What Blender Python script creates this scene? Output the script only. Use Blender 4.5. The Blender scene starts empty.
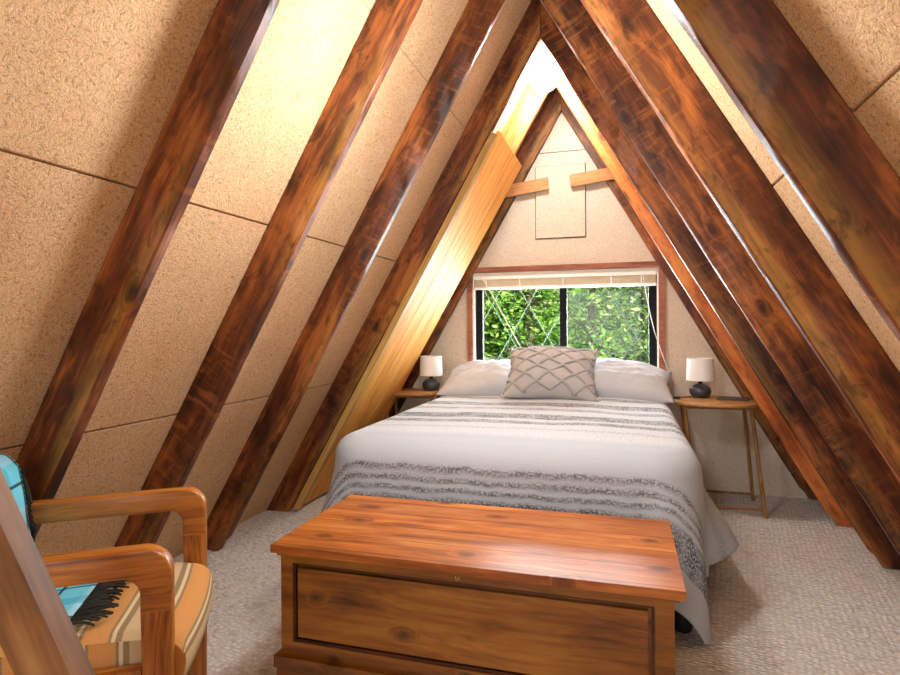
import bpy, bmesh, math, random
from mathutils import Vector, Matrix, noise
random.seed(7)
PI = math.pi
R3 = math.sqrt(3.0)
SC = bpy.context.scene
COL = SC.collection

# ------------------------------------------------------------------ helpers
def V(*a): return Vector(a)

def link(o, parent=None):
    COL.objects.link(o)
    if parent is not None:
        o.parent = parent
    return o

def tag(o, label=None, cat=None, group=None, kind=None):
    if label: o['label'] = label
    if cat: o['category'] = cat
    if group: o['group'] = group
    if kind: o['kind'] = kind
    return o

def thing(name, loc, label, cat, group=None, kind=None):
    o = bpy.data.objects.new(name, None)
    o.empty_display_size = 0.05
    o.location = loc
    link(o)
    return tag(o, label, cat, group, kind)

def world_loc(o):
    p = Vector((0, 0, 0))
    while o is not None:
        p += o.location
        o = o.parent
    return p

class MB:
    """collects shapes in world coordinates, links them as one mesh"""
    def __init__(self):
        self.bm = bmesh.new()
    def _merge(self, verts, faces):
        vs = [self.bm.verts.new(v) for v in verts]
        fs = []
        for f in faces:
            try: fs.append(self.bm.faces.new([vs[i] for i in f]))
            except ValueError: pass
        return vs, fs
    def box(self, a, b, M=None, bev=0.0, seg=2):
        x0, y0, z0 = a; x1, y1, z1 = b
        c = [V(x0,y0,z0),V(x1,y0,z0),V(x1,y1,z0),V(x0,y1,z0),V(x0,y0,z1),V(x1,y0,z1),V(x1,y1,z1),V(x0,y1,z1)]
        if M is not None: c = [M @ v for v in c]
        vs, fs = self._merge(c, [(0,3,2,1),(4,5,6,7),(0,1,5,4),(1,2,6,5),(2,3,7,6),(3,0,4,7)])
        if bev: self.bevel(fs, bev, seg)
        return self
    def bevel(self, fs, bev, seg=2, ang=25, skipz=None):
        es = set()
        for f in fs:
            for e in f.edges: es.add(e)
        es = [e for e in es if len(e.link_faces) == 2 and e.calc_face_angle(0) > math.radians(ang)]
        if skipz is not None: es = [e for e in es if not all(abs(v.co.z-skipz) < .002 for v in e.verts)]
        bmesh.ops.bevel(self.bm, geom=es, offset=bev, segments=seg, profile=0.5, affect='EDGES', clamp_overlap=True)
    def prism(self, poly, fn, d0, d1, bev=0.0, seg=2, ang=25, skipz=None):
        """poly: 2-D outline; fn(a,b,d) -> world point; extruded from d0 to d1"""
        n = len(poly)
        vs = [fn(a, b, d0) for a, b in poly] + [fn(a, b, d1) for a, b in poly]
        faces = [tuple(range(n))[::-1], tuple(range(n, 2*n))]
        faces += [(i, (i+1) % n, n+(i+1) % n, n+i) for i in range(n)]
        v, fs = self._merge(vs, faces)
        bmesh.ops.recalc_face_normals(self.bm, faces=fs)
        if bev: self.bevel(fs, bev, seg, ang, skipz)
        return self
    def tube(self, pts, r, n=8, cap=True):
        pts = [Vector(p) for p in pts]
        rings = []
        prev = None
        for i, p in enumerate(pts):
            t = (pts[min(i+1, len(pts)-1)] - pts[max(i-1, 0)]).normalized()
            if prev is None:
                a = t.orthogonal().normalized()
            else:
                a = (prev - t*prev.dot(t))
                a = a.normalized() if a.length > 1e-6 else t.orthogonal().normalized()
            prev = a
            b = t.cross(a)
            rr = r[i] if isinstance(r, (list, tuple)) else r
            rings.append([p + (a*math.cos(2*PI*k/n) + b*math.sin(2*PI*k/n))*rr for k in range(n)])
        vs = [v for ring in rings for v in ring]
        faces = []
        for i in range(len(pts)-1):
            for k in range(n):
                faces.append((i*n+k, i*n+(k+1) % n, (i+1)*n+(k+1) % n, (i+1)*n+k))
        if cap:
            faces.append(tuple(range(n))[::-1])
            faces.append(tuple((len(pts)-1)*n+k for k in range(n)))
        self._merge(vs, faces)
        return self
    def lathe(self, c, prof, n=32):
        """prof: list of (r, z); about a vertical axis through c"""
        c = Vector(c)
        rings = []
        vs = []; idx = []
        for r, z in prof:
            if r < 1e-6:
                idx.append([len(vs)]); vs.append(c + V(0, 0, z))
            else:
                idx.append(list(range(len(vs), len(vs)+n)))
                vs += [c + V(r*math.cos(2*PI*k/n), r*math.sin(2*PI*k/n), z) for k in range(n)]
        faces = []
        for A, B in zip(idx[:-1], idx[1:]):
            for k in range(n):
                k2 = (k+1) % n
                if len(A) == 1 and len(B) == 1: continue
                if len(A) == 1: faces.append((A[0], B[k2], B[k]))
                elif len(B) == 1: faces.append((A[k], A[k2], B[0]))
                else: faces.append((A[k], A[k2], B[k2], B[k]))
        v, fs = self._merge(vs, faces)
        bmesh.ops.recalc_face_normals(self.bm, faces=fs)
        return self
    def grid(self, rows, uv=None):
        nr, nc = len(rows), len(rows[0])
        vs = [self.bm.verts.new(p) for r in rows for p in r]
        lay = self.bm.loops.layers.uv.verify() if uv else None
        for i in range(nr-1):
            for j in range(nc-1):
                ids = (i*nc+j, i*nc+j+1, (i+1)*nc+j+1, (i+1)*nc+j)
                f = self.bm.faces.new([vs[k] for k in ids])
                if uv:
                    for lp, k in zip(f.loops, ids):
                        lp[lay].uv = uv[k//nc][k % nc]
        return self
    def build(self, name, mat, parent=None, smooth=False, auto=None):
        me = bpy.data.meshes.new(name)
        o = bpy.data.objects.new(name, me)
        link(o, parent)
        if parent is not None:
            off = world_loc(parent)
            bmesh.ops.transform(self.bm, matrix=Matrix.Translation(-off), verts=self.bm.verts)
        self.bm.normal_update()
        if smooth or auto:
            for f in self.bm.faces: f.smooth = True
        if auto:
            for e in self.bm.edges:
                if len(e.link_faces) == 2 and e.calc_face_angle(0) > math.radians(auto):
                    e.smooth = False
        self.bm.to_mesh(me); self.bm.free()
        if mat: me.materials.append(mat)
        return o

# ------------------------------------------------------------------ materials
class NT:
    def __init__(self, name):
        self.m = bpy.data.materials.new(name); self.m.use_nodes = True
        self.t = self.m.node_tree; self.t.nodes.clear()
        self.out = self.t.nodes.new('ShaderNodeOutputMaterial')
    def n(self, typ, **kw):
        nd = self.t.nodes.new('ShaderNode'+typ)
        for k, v in kw.items():
            if k.startswith('i_'):
                key = k[2:]
                key = int(key) if key.isdigit() else key.replace('_', ' ')
                nd.inputs[key].default_value = v
            else: setattr(nd, k, v)
        return nd
    def l(self, a, b): self.t.links.new(a, b)
    def ramp(self, fac, stops, interp='LINEAR'):
        r = self.n('ValToRGB'); cr = r.color_ramp; cr.interpolation = interp
        while len(cr.elements) > 1: cr.elements.remove(cr.elements[-1])
        cr.elements[0].position = stops[0][0]; cr.elements[0].color = col4(stops[0][1])
        for p, c in stops[1:]:
            e = cr.elements.new(p); e.color = col4(c)
        self.l(fac, r.inputs[0]); return r.outputs[0]
    def math(self, op, a, b=None, c=None, clamp=False):
        nd = self.n('Math', operation=op); nd.use_clamp = clamp
        for i, x in enumerate((a, b, c)):
            if x is None: continue
            if isinstance(x, (int, float)): nd.inputs[i].default_value = x
            else: self.l(x, nd.inputs[i])
        return nd.outputs[0]
    def mix(self, f, a, b, mode='MIX'):
        nd = self.n('Mix', data_type='RGBA', blend_type=mode)
        for sock, x in ((nd.inputs[0], f), (nd.inputs[6], a), (nd.inputs[7], b)):
            if isinstance(x, (int, float)): sock.default_value = x
            elif isinstance(x, (tuple, list)): sock.default_value = col4(x)
            else: self.l(x, sock)
        return nd.outputs[2]
    def noise(self, vec, scale, detail=3, rough=.55, dist=0.0):
        nd = self.n('TexNoise'); nd.inputs['Scale'].default_value = scale
        nd.inputs['Detail'].default_value = detail; nd.inputs['Roughness'].default_value = rough
        nd.inputs['Distortion'].default_value = dist
        self.l(vec, nd.inputs['Vector']); return nd.outputs['Fac']
    def coords(self, kind='Object', scale=(1, 1, 1), rnd=True, loc=(0, 0, 0)):
        tc = self.n('TexCoord'); mp = self.n('Mapping'); mp.inputs['Scale'].default_value = scale
        src = tc.outputs[kind]
        if rnd and kind == 'Object':
            oi = self.n('ObjectInfo')
            sc_ = self.n('VectorMath', operation='SCALE'); sc_.inputs[0].default_value = (17.3, 9.1, 23.7)
            self.l(oi.outputs['Random'], sc_.inputs['Scale'])
            ad = self.n('VectorMath', operation='ADD'); self.l(src, ad.inputs[0]); self.l(sc_.outputs[0], ad.inputs[1])
            src = ad.outputs[0]
        self.l(src, mp.inputs['Vector']); mp.inputs['Location'].default_value = loc
        return mp.outputs[0]
    def bump(self, h, strength=.3, dist=.01):
        b = self.n('Bump'); b.inputs['Strength'].default_value = strength; b.inputs['Distance'].default_value = dist
        self.l(h, b.inputs['Height']); return b.outputs[0]
    def principled(self, color, rough=.6, spec=.5, normal=None, metal=0.0, **kw):
        p = self.n('BsdfPrincipled')
        for sock, x in ((p.inputs['Base Color'], color), (p.inputs['Roughness'], rough)):
            if isinstance(x, (int, float)): sock.default_value = x
            elif isinstance(x, (tuple, list)): sock.default_value = col4(x)
            else: self.l(x, sock)
        p.inputs['Specular IOR Level'].default_value = spec
        p.inputs['Metallic'].default_value = metal
        for k, v in kw.items(): p.inputs[k.replace('_', ' ')].default_value = v
        if normal is not None: self.l(normal, p.inputs['Normal'])
        self.l(p.outputs[0], self.out.inputs[0]); return p

def col4(c):
    if isinstance(c, (int, float)): return (c, c, c, 1)
    return tuple(c[:3]) + (1,)
def srgb(r, g, b):
    f = lambda x: (x/255/12.92) if x/255 <= .04045 else ((x/255+.055)/1.055)**2.4
    return (f(r), f(g), f(b))

def plain(name, c, rough=.6, spec=.4, metal=0.0, var=0.08, **kw):
    """one colour with a faint mottling"""
    t = NT(name)
    nz = t.noise(t.coords('Object'), 18, 3)
    c2 = tuple(min(1, x*(1+var)) for x in c); c1 = tuple(x*(1-var) for x in c)
    t.principled(t.ramp(nz, [(.3, c1), (.7, c2)]), rough, spec, metal=metal, **kw)
    return t.m

def fiberboard(name, cols, strand=95.0, strength=.55):
    """wood-wool board: pale matted strands with darker hollows"""
    t = NT(name)
    co = t.coords('Object', rnd=False)
    w = t.n('TexNoise'); w.inputs['Scale'].default_value = 26; w.inputs['Detail'].default_value = 2
    t.l(co, w.inputs['Vector'])
    sub = t.n('VectorMath', operation='SUBTRACT'); t.l(w.outputs['Color'], sub.inputs[0]); sub.inputs[1].default_value = (.5, .5, .5)
    scl = t.n('VectorMath', operation='SCALE'); t.l(sub.outputs[0], scl.inputs[0]); scl.inputs['Scale'].default_value = .055
    add = t.n('VectorMath', operation='ADD'); t.l(co, add.inputs[0]); t.l(scl.outputs[0], add.inputs[1])
    def vor(s, vec):
        v = t.n('TexVoronoi', feature='DISTANCE_TO_EDGE'); v.inputs['Scale'].default_value = s
        t.l(vec, v.inputs['Vector']); return v.outputs['Distance']
    e1 = vor(strand, add.outputs[0]); e2 = vor(strand*1.7, co)
    fib = t.math('MINIMUM', t.math('MULTIPLY', e1, 5.0), t.math('MULTIPLY', e2, 7.0))
    hol = t.noise(add.outputs[0], strand*1.15, 3, .6)
    big = t.noise(co, 1.7, 3)
    mid = t.noise(co, 9, 3)
    mask = t.ramp(fib, [(.25, 0.0), (.85, 1.0)])
    dark = t.ramp(hol, [(.50, 0.0), (.70, 1.0)])
    base = t.mix(t.ramp(t.math('ADD', t.math('MULTIPLY', big, .6), t.math('MULTIPLY', mid, .4)), [(.35, 0.0), (.65, 1.0)]), cols[0], cols[1])
    c = t.mix(t.math('MULTIPLY', mask, .55), base, cols[2])
    c = t.mix(t.math('MULTIPLY', dark, .62), c, cols[3])
    h = t.math('SUBTRACT', t.math('MULTIPLY', hol, -1.0), t.math('MULTIPLY', mask, .3))
    t.principled(c, .95, .1, t.bump(h, strength, .006))
    return t.m

def wood(name, dark, mid, light, axis='X', grain=1.0, rough=.45, knots=.5, blotch=.5, spec=.4, rnd=True, sap_light=None, chatter=0.0, bump=.15, planks=None, kplane=None, mottle=0.0):
    """stained timber; axis is the direction of the grain"""
    t = NT(name)
    s = {'X': (1, 1, 1), 'Y': (1, 1, 1), 'Z': (1, 1, 1)}[axis]
    lo, hi = .055*1.0, 1.0
    sc_ = {'X': (lo, hi, hi), 'Y': (hi, lo, hi), 'Z': (hi, hi, lo)}[axis]
    sm = {'X': (.3, 1, 1), 'Y': (1, .3, 1), 'Z': (1, 1, .3)}[axis]
    raw = t.coords('Object', (1, 1, 1), rnd)
    co = t.coords('Object', sc_, rnd)
    cm = t.coords('Object', sm, rnd)
    # knots: rings round stretched cells
    kv = t.n('TexVoronoi'); kv.inputs['Scale'].default_value = 5.5; kv.inputs['Randomness'].default_value = 1.0
    if kplane:
        kv.inputs['Scale'].default_value = 1.0; kv.voronoi_dimensions = '2D'
        sk = t.n('SeparateXYZ'); t.l(raw, sk.inputs[0]); ck = t.n('CombineXYZ')
        for i, (axk, sck) in enumerate(kplane): t.l(t.math('MULTIPLY', sk.outputs[axk], sck), ck.inputs[i])
        wk = t.n('VectorMath', operation='ADD'); nk = t.n('TexNoise'); nk.inputs['Scale'].default_value = 30; t.l(raw, nk.inputs['Vector'])
        sk2 = t.n('VectorMath', operation='SCALE'); t.l(nk.outputs['Color'], sk2.inputs[0]); sk2.inputs['Scale'].default_value = .09
        t.l(ck.outputs[0], wk.inputs[0]); t.l(sk2.outputs[0], wk.inputs[1]); t.l(wk.outputs[0], kv.inputs['Vector'])
        sc2 = t.n('SeparateColor'); t.l(kv.outputs['Color'], sc2.inputs[0])
        kd = t.math('ADD', kv.outputs['Distance'], t.math('MULTIPLY', t.math('GREATER_THAN', sc2.outputs[0], .38), 1.0))
        kn = t.ramp(kd, [(.03, 1.0), (.085, .75), (.13, .30), (.24, 0.0)])
    else:
        t.l(cm, kv.inputs['Vector'])
        kn = t.ramp(kv.outputs['Distance'], [(.05, 1.0), (.17, .45), (.30, 0.0)])
    halo = t.math('MULTIPLY', kn, .09)
    wob = t.noise(cm, 3.2, 2)
    vm = t.n('VectorMath', operation='ADD')
    cx = t.n('CombineXYZ')
    d_ = t.math('ADD', t.math('MULTIPLY', wob, .12), halo)
    for i in range(3): t.l(d_, cx.inputs[i])
    t.l(co, vm.inputs[0]); t.l(cx.outputs[0], vm.inputs[1])
    g1 = t.noise(vm.outputs[0], 34*grain, 4, .6)
    g2 = t.noise(vm.outputs[0], 130*grain, 3, .6)
    bl = t.noise(cm, 6.5, 4, .6, .4)
    g = t.math('ADD', t.math('MULTIPLY', g1, .7), t.math('MULTIPLY', g2, .3))
    gm = t.ramp(g, [(.34, 0.0), (.66, 1.0)])
    bm_ = t.ramp(bl, [(.36, 0.0), (.64, 1.0)])
    f = t.math('ADD', t.math('MULTIPLY', gm, 1-blotch), t.math('MULTIPLY', bm_, blotch))
    c = t.ramp(f, [(.08, dark), (.5, mid), (.92, light)])
    if sap_light is not None:
        # sapwood plus painted edge light along one arris (local y = 0 side), broken up by noise
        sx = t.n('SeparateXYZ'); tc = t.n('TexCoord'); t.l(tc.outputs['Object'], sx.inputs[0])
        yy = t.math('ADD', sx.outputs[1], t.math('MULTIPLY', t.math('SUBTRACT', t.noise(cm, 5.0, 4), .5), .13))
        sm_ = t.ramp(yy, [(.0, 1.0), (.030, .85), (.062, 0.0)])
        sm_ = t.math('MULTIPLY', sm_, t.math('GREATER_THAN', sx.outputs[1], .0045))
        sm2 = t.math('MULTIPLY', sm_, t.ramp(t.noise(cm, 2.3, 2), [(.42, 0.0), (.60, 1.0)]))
        c = t.mix(t.math('MULTIPLY', sm2, t.math('ADD', .18, t.math('MULTIPLY', gm, .5))), c, sap_light)
    if chatter:
        cr_ = t.noise(t.coords('Object', (1, .16, .16), rnd), 42, 3, .6, .6)
        cm_ = t.math('MULTIPLY', t.ramp(cr_, [(.52, 0.0), (.68, 1.0)]), t.math('MULTIPLY', t.ramp(t.noise(cm, 2.2, 2), [(.46, 0.0), (.60, 1.0)]), chatter))
        c = t.mix(cm_, c, light)
    if mottle:
        mt_ = t.noise(t.coords('Object', (.45, 1, 1), rnd), 24, 4, .65, .5)
        c = t.mix(t.math('MULTIPLY', t.ramp(mt_, [(.52, 0.0), (.66, 1.0)]), mottle), c, tuple(x*.8 for x in dark))
        mt2 = t.noise(t.coords('Object', (.3, 1, 1), rnd, (4, 2, 7)), 15, 4, .65, .5)
        c = t.mix(t.math('MULTIPLY', t.ramp(mt2, [(.56, 0.0), (.70, 1.0)]), mottle*.7), c, light)
    if planks:
        # planks: (axis index, width) tint each plank, thin dark seam
        sx = t.n('SeparateXYZ'); tc = t.n('TexCoord'); t.l(tc.outputs['Object'], sx.inputs[0])
        q = t.math('DIVIDE', t.math('ADD', sx.outputs[planks[0]], planks[2] if len(planks) > 2 else 0.0), planks[1])
        fl = t.math('FLOOR', q); fr = t.math('FRACT', q)
        wn = t.n('TexWhiteNoise', noise_dimensions='1D'); t.l(fl, wn.inputs['W'])
        tint = t.ramp(wn.outputs['Value'], [(0, (.62, .60, .58)), (1, (1.0, 1.0, 1.0))])
        c = t.mix(.75, c, tint, 'MULTIPLY')
        seam = t.ramp(t.math('MINIMUM', fr, t.math('SUBTRACT', 1.0, fr)), [(.0, 1.0), (.012, .7), (.03, 0.0)])
        c = t.mix(t.math('MULTIPLY', seam, .85), c, tuple(x*.4 for x in dark))
    c = t.mix(t.math('MULTIPLY', kn, knots), c, tuple(x*.45 for x in dark))
    t.principled(c, rough, spec, t.bump(g, bump, .004))
    return t.m

M = {}
M['board'] = fiberboard('wood_wool_board', [srgb(214,168,120), srgb(226,186,140), srgb(248,222,188), srgb(114,68,34)], 120, .7)
M['board_back'] = fiberboard('pale_wood_wool_board', [srgb(206,188,164), srgb(214,198,176), srgb(234,222,204), srgb(156,130,104)], 120, .4)
M['rafter'] = wood('stained_rafter', srgb(34,15,8), srgb(98,50,23), srgb(172,100,44), 'X', 1.0, .50, .85, .55, .36, sap_light=srgb(180,136,64), chatter=.55, mottle=.6, kplane=((0, 3.0), (1, 7.0)))
M['rafter_orange'] = wood('orange_stained_rafter', srgb(110,52,20), srgb(190,100,42), srgb(222,140,70), 'X', 1.0, .50, .85, .5, .4, sap_light=srgb(214,150,80), chatter=.4, mottle=.4, kplane=((0, 3.0), (1, 7.0)))
M['pine'] = wood('golden_pine', srgb(196,122,46), srgb(228,158,72), srgb(240,182,98), 'X', 1.0, .62, .35, .25, .25)
M['pine_edge'] = wood('pine_edge', srgb(150,110,52), srgb(186,144,78), srgb(206,168,100), 'X', 1.0, .55, .2, .3, .3)
M['cedar'] = wood('cedar', srgb(78,42,12), srgb(134,82,26), srgb(166,112,42), 'X', .9, .34, .8, .4, .4, rnd=False, kplane=((0, 4.5), (2, 8.0)))
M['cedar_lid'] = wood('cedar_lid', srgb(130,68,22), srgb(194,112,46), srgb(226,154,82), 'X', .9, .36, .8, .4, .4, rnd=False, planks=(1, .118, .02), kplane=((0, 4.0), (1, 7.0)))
M['cedar_dark'] = wood('cedar_moulding', srgb(40,18,6), srgb(70,34,12), srgb(100,52,20), 'X', .8, .45, .3, .5, .4)
M['oak_x'] = wood('chair_oak_long', srgb(108,58,14), srgb(162,96,30), srgb(190,126,52), 'X', 1.5, .38, .05, .1, .4, rnd=True)
M['oak_z'] = wood('chair_oak_upright', srgb(108,58,14), srgb(160,94,28), srgb(188,124,50), 'Z', 1.5, .38, .05, .1, .4, rnd=True)
M['table'] = wood('table_wood', srgb(128,84,44), srgb(168,118,66), srgb(196,150,96), 'X', 1.4, .4, .2, .3, .4)
M['table_leg'] = wood('table_leg_wood', srgb(110,70,36), srgb(150,102,56), srgb(178,130,78), 'Z', 1.4, .45, .2, .3, .4)
M['rail'] = wood('rail_wood', srgb(82,50,20), srgb(126,82,40), srgb(158,112,64), 'Z', .9, .45, .4, .55, .4)
M['redwood'] = wood('window_casing_wood', srgb(112,62,42), srgb(150,92,68), srgb(172,112,86), 'X', 1.2, .55, .1, .4, .3)
M['cleat'] = wood('cleat_wood', srgb(160,104,56), srgb(190,132,78), srgb(206,152,98), 'X', 1.4, .55, .15, .3, .3)
M['black'] = plain('black_window_frame', (.004, .004, .0045), .6, .15)
M['white'] = plain('white_painted', srgb(236,232,220), .5, .4, var=.03)
M['blind'] = plain('tan_blind', srgb(206,184,148), .5, .4, var=.06)
M['cord'] = plain('white_cord', srgb(232,232,226), .7, .2)
M['muntin'] = plain('pale_green_lattice', srgb(112,128,104), .8, .05)
M['ceramic'] = plain('dark_glazed_ceramic', srgb(62,66,70), .28, .5, var=.25)
M['shade'] = plain('white_linen_shade', srgb(240,241,240), .85, .2, var=.02)
M['black_plastic'] = plain('black_plastic', (.012, .012, .013), .5, .4)
M['metal'] = plain('grey_metal', srgb(120,136,146), .45, .5, metal=.6)
M['brass'] = plain('dull_brass', srgb(170,140,80), .4, .5, metal=.8)
M['mattress'] = plain('mattress_ticking', srgb(206,206,206), .9, .2)
M['booklet'] = plain('dark_booklet', srgb(74,62,54), .5, .4)
M['gap'] = plain('dark_backing', srgb(70,46,26), .9, .1)

def glass_mat():
    t = NT('window_glass')
    a = t.n('BsdfTransparent'); a.inputs[0].default_value = (.96, .98, .97, 1)
    b = t.n('BsdfGlossy'); b.inputs['Roughness'].default_value = .02
    fr = t.n('Fresnel'); fr.inputs[0].default_value = 1.45
    mx = t.n('MixShader'); t.l(t.math('MULTIPLY', fr.outputs[0], .5), mx.inputs[0])
    t.l(a.outputs[0], mx.inputs[1]); t.l(b.outputs[0], mx.inputs[2]); t.l(mx.outputs[0], t.out.inputs[0])
    return t.m
M['glass'] = glass_mat()

def screen_mat():
    t = NT('insect_screen')
    a = t.n('BsdfTransparent'); b = t.n('BsdfDiffuse'); b.inputs[0].default_value = col4(srgb(70,84,64))
    mx = t.n('MixShader'); mx.inputs[0].default_value = .09
    t.l(a.outputs[0], mx.inputs[1]); t.l(b.outputs[0], mx.inputs[2]); t.l(mx.outputs[0], t.out.inputs[0])
    return t.m
M['screen'] = screen_mat()

def globe_mat(strength):
    t = NT('lit_globe_glass')
    e = t.n('Emission'); e.inputs[0].default_value = (1, 1, 1, 1); e.inputs[1].default_value = strength
    t.l(e.outputs[0], t.out.inputs[0]); return t.m
M['globe'] = globe_mat(135.0)

def carpet_mat():
    """looped berber: rows of small loops with flecks"""
    t = NT('berber_carpet')
    co = t.coords('Object', (1, 1, 1), False)
    mp = t.n('Mapping'); mp.inputs['Scale'].default_value = (44, 62, 1); mp.inputs['Rotation'].default_value = (0, 0, .12)
    t.l(co, mp.inputs[0])
    v = t.n('TexVoronoi'); v.inputs['Scale'].default_value = 1.0; v.inputs['Randomness'].default_value = .55
    t.l(mp.outputs[0], v.inputs['Vector'])
    loop = t.ramp(v.outputs['Distance'], [(.15, 1.0), (.62, 0.0)])
    fleck = t.n('SeparateColor'); t.l(v.outputs['Color'], fleck.inputs[0])
    fine = t.noise(co, 420, 3)
    big = t.noise(co, 1.2, 3)
    base = t.mix(t.ramp(big, [(.35, 0.0), (.65, 1.0)]), srgb(232,227,220), srgb(242,237,230))
    c = t.mix(t.ramp(fleck.outputs[0], [(.74, 0.0), (.97, .4)]), base, srgb(160,140,118))
    c = t.mix(t.math('MULTIPLY', t.math('SUBTRACT', 1.0, loop), .42), c, srgb(150,138,124))
    c = t.mix(t.math('MULTIPLY', fine, .2), c, srgb(238,230,220))
    h = t.math('ADD', loop, t.math('MULTIPLY', fine, .3))
    t.principled(c, .95, .1, t.bump(h, .9, .008))
    return t.m
M['carpet'] = carpet_mat()

def spread_mat():
    """striped cotton bedspread; uv = metres across / along"""
    t = NT('striped_bedspread')
    tc = t.n('TexCoord'); sx = t.n('SeparateXYZ'); t.l(tc.outputs['UV'], sx.inputs[0])
    uv = tc.outputs['UV']
    wob = t.n('TexNoise'); wob.inputs['Scale'].default_value = 5; wob.inputs['Detail'].default_value = 5; wob.inputs['Roughness'].default_value = .65
    t.l(uv, wob.inputs['Vector'])
    tt = t.math('ADD', sx.outputs[1], t.math('MULTIPLY', t.math('SUBTRACT', wob.outputs['Fac'], .5), .055))
    T0, T1 = 1.85, 4.25
    q = t.math('DIVIDE', t.math('SUBTRACT', tt, T0), T1-T0)
    P = lambda x: (x-T0)/(T1-T0)
    bands = []
    def band(a, b, m, e=.006):
        bands.extend([(a-e, 0.0), (a, m), (b, m), (b+e, 0.0)])
    y0 = 2.30
    band(y0-.395, y0-.265, 1.0)
    band(y0-.236, y0-.222, .8); band(y0-.200, y0-.182, .85); band(y0-.156, y0-.136, .85)
    for a, b, m in ((2.56,2.58,.35),(2.72,2.79,.9),(2.86,3.00,1.0),(3.16,3.24,.7),(3.34,3.48,1.0),(3.66,3.72,.8)): band(a, b, m, .012)
    mask = t.math('ADD', t.ramp(q, [(max(0, P(p)), m) for p, m in bands[:16]]), t.ramp(q, [(max(0, P(p)), m) for p, m in bands[16:]]))
    f1 = t.n('TexNoise'); f1.inputs['Scale'].default_value = 105; f1.inputs['Detail'].default_value = 2
    t.l(uv, f1.inputs['Vector'])
    fl = t.ramp(f1.outputs['Fac'], [(.40, 0.0), (.52, 1.0)])
    f2 = t.n('TexNoise'); f2.inputs['Scale'].default_value = 260; t.l(uv, f2.inputs['Vector'])
    # chenille tufting: raised nubs on the upper part of the spread
    tuft = t.math('MULTIPLY', t.ramp(q, [(P(2.36), 0.0), (P(2.43), 1.0)]), t.math('LESS_THAN', t.math('ABSOLUTE', sx.outputs[0]), .735))
    fl2 = t.math('ADD', t.math('MULTIPLY', fl, .85), .1)
    base = t.mix(tuft, srgb(178,187,196), srgb(204,210,216))  # greyer drops, paler top: light falling on the bed's top painted in
    base = t.mix(t.math('MULTIPLY', t.math('MULTIPLY', tuft, t.ramp(f1.outputs['Fac'], [(.48, 0.0), (.62, 1.0)])), .38), base, srgb(140,144,148))
    thin = t.ramp(t.noise(uv, 14, 3), [(.42, .6), (.6, 1.0)])
    c = t.mix(t.math('MULTIPLY', t.math('MULTIPLY', mask, fl2), thin), base, srgb(40,46,50))
    c = t.mix(t.math('MULTIPLY', f2.outputs['Fac'], .12), c, srgb(240,240,240))
    h = t.math('ADD', t.math('MULTIPLY', f1.outputs['Fac'], t.math('ADD', t.math('MULTIPLY', tuft, .7), t.math('ADD', .15, t.math('MULTIPLY', mask, .6)))), t.math('MULTIPLY', f2.outputs['Fac'], .15))
    t.principled(c, .92, .1, t.bump(h, .6, .012))
    return t.m
M['spread'] = spread_mat()

def linen(name, c, sc_=60, dark=.9):
    t = NT(name); co = t.coords('Object')
    a = t.noise(co, sc_, 3); b = t.noise(co, 420, 2)
    cc = t.mix(t.math('MULTIPLY', a, .5), c, tuple(x*dark for x in c))
    t.principled(cc, .9, .1, t.bump(t.math('ADD', a, t.math('MULTIPLY', b, .4)), .18, .006))
    return t.m
M['pillow'] = linen('grey_pillowcase', srgb(196,199,204), 22, .9)
M['cushion'] = linen('taupe_cushion', srgb(186,183,182), 90, .8)
M['tuft'] = linen('taupe_tufting', srgb(178,175,174), 200, .7)

def stripe_mat():
    """upholstery stripes running across the seat; object x is front-back"""
    t = NT('striped_upholstery')
    tc = t.n('TexCoord'); sx = t.n('SeparateXYZ'); t.l(tc.outputs['UV'], sx.inputs[0])
    q = t.math('FRACT', t.math('DIVIDE', t.math('ADD', sx.outputs[0], .60), .155))
    tan, org, grn, crm = srgb(186,160,120), srgb(190,124,46), srgb(110,92,58), srgb(204,182,144)
    c = t.ramp(q, [(0, tan), (.16, tan), (.17, grn), (.24, grn), (.25, crm), (.29, crm), (.30, grn), (.33, grn), (.34, org), (.66, org), (.67, grn), (.70, grn), (.71, crm), (.75, crm), (.76, grn), (.83, grn), (.84, tan)], 'LINEAR')
    nz = t.noise(tc.outputs['UV'], 300, 2)
    c = t.mix(t.math('MULTIPLY', nz, .35), c, srgb(230,205,165))
    t.principled(c, .95, .1, t.bump(nz, .4, .004))
    return t.m
M['stripe'] = stripe_mat()

def plaid_mat():
    t = NT('teal_plaid_throw')
    tc = t.n('TexCoord'); sx = t.n('SeparateXYZ'); t.l(tc.outputs['UV'], sx.inputs[0])
    def tri(sock, per, w0, w1, off=0.0):
        f = t.math('FRACT', t.math('DIVIDE', t.math('ADD', sock, off), per))
        return t.ramp(f, [(0, 0.0), (w0, 0.0), (w0+.01, 1.0), (w1, 1.0), (w1+.01, 0.0)])
    a = tri(sx.outputs[0], .17, .50, .80); b = tri(sx.outputs[1], .17, .50, .80)
    a2 = tri(sx.outputs[0], .17, .12, .17); b2 = tri(sx.outputs[1], .17, .12, .17)
    c = t.mix(t.math('MULTIPLY', a, .55), srgb(112,200,220), srgb(176,206,226))
    c = t.mix(t.math('MULTIPLY', b, .5), c, srgb(58,150,178))
    c = t.mix(t.math('MULTIPLY', a2, .85), c, srgb(18,26,34))
    c = t.mix(t.math('MULTIPLY', b2, .85), c, srgb(18,26,34))
    nz = t.noise(tc.outputs['UV'], 260, 2)
    t.principled(c, .95, .1, t.bump(nz, .5, .004))
    return t.m
M['plaid'] = plaid_mat()
M['fringe'] = plain('dark_fringe', srgb(52,50,46), .9, .1, var=.4)

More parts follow.
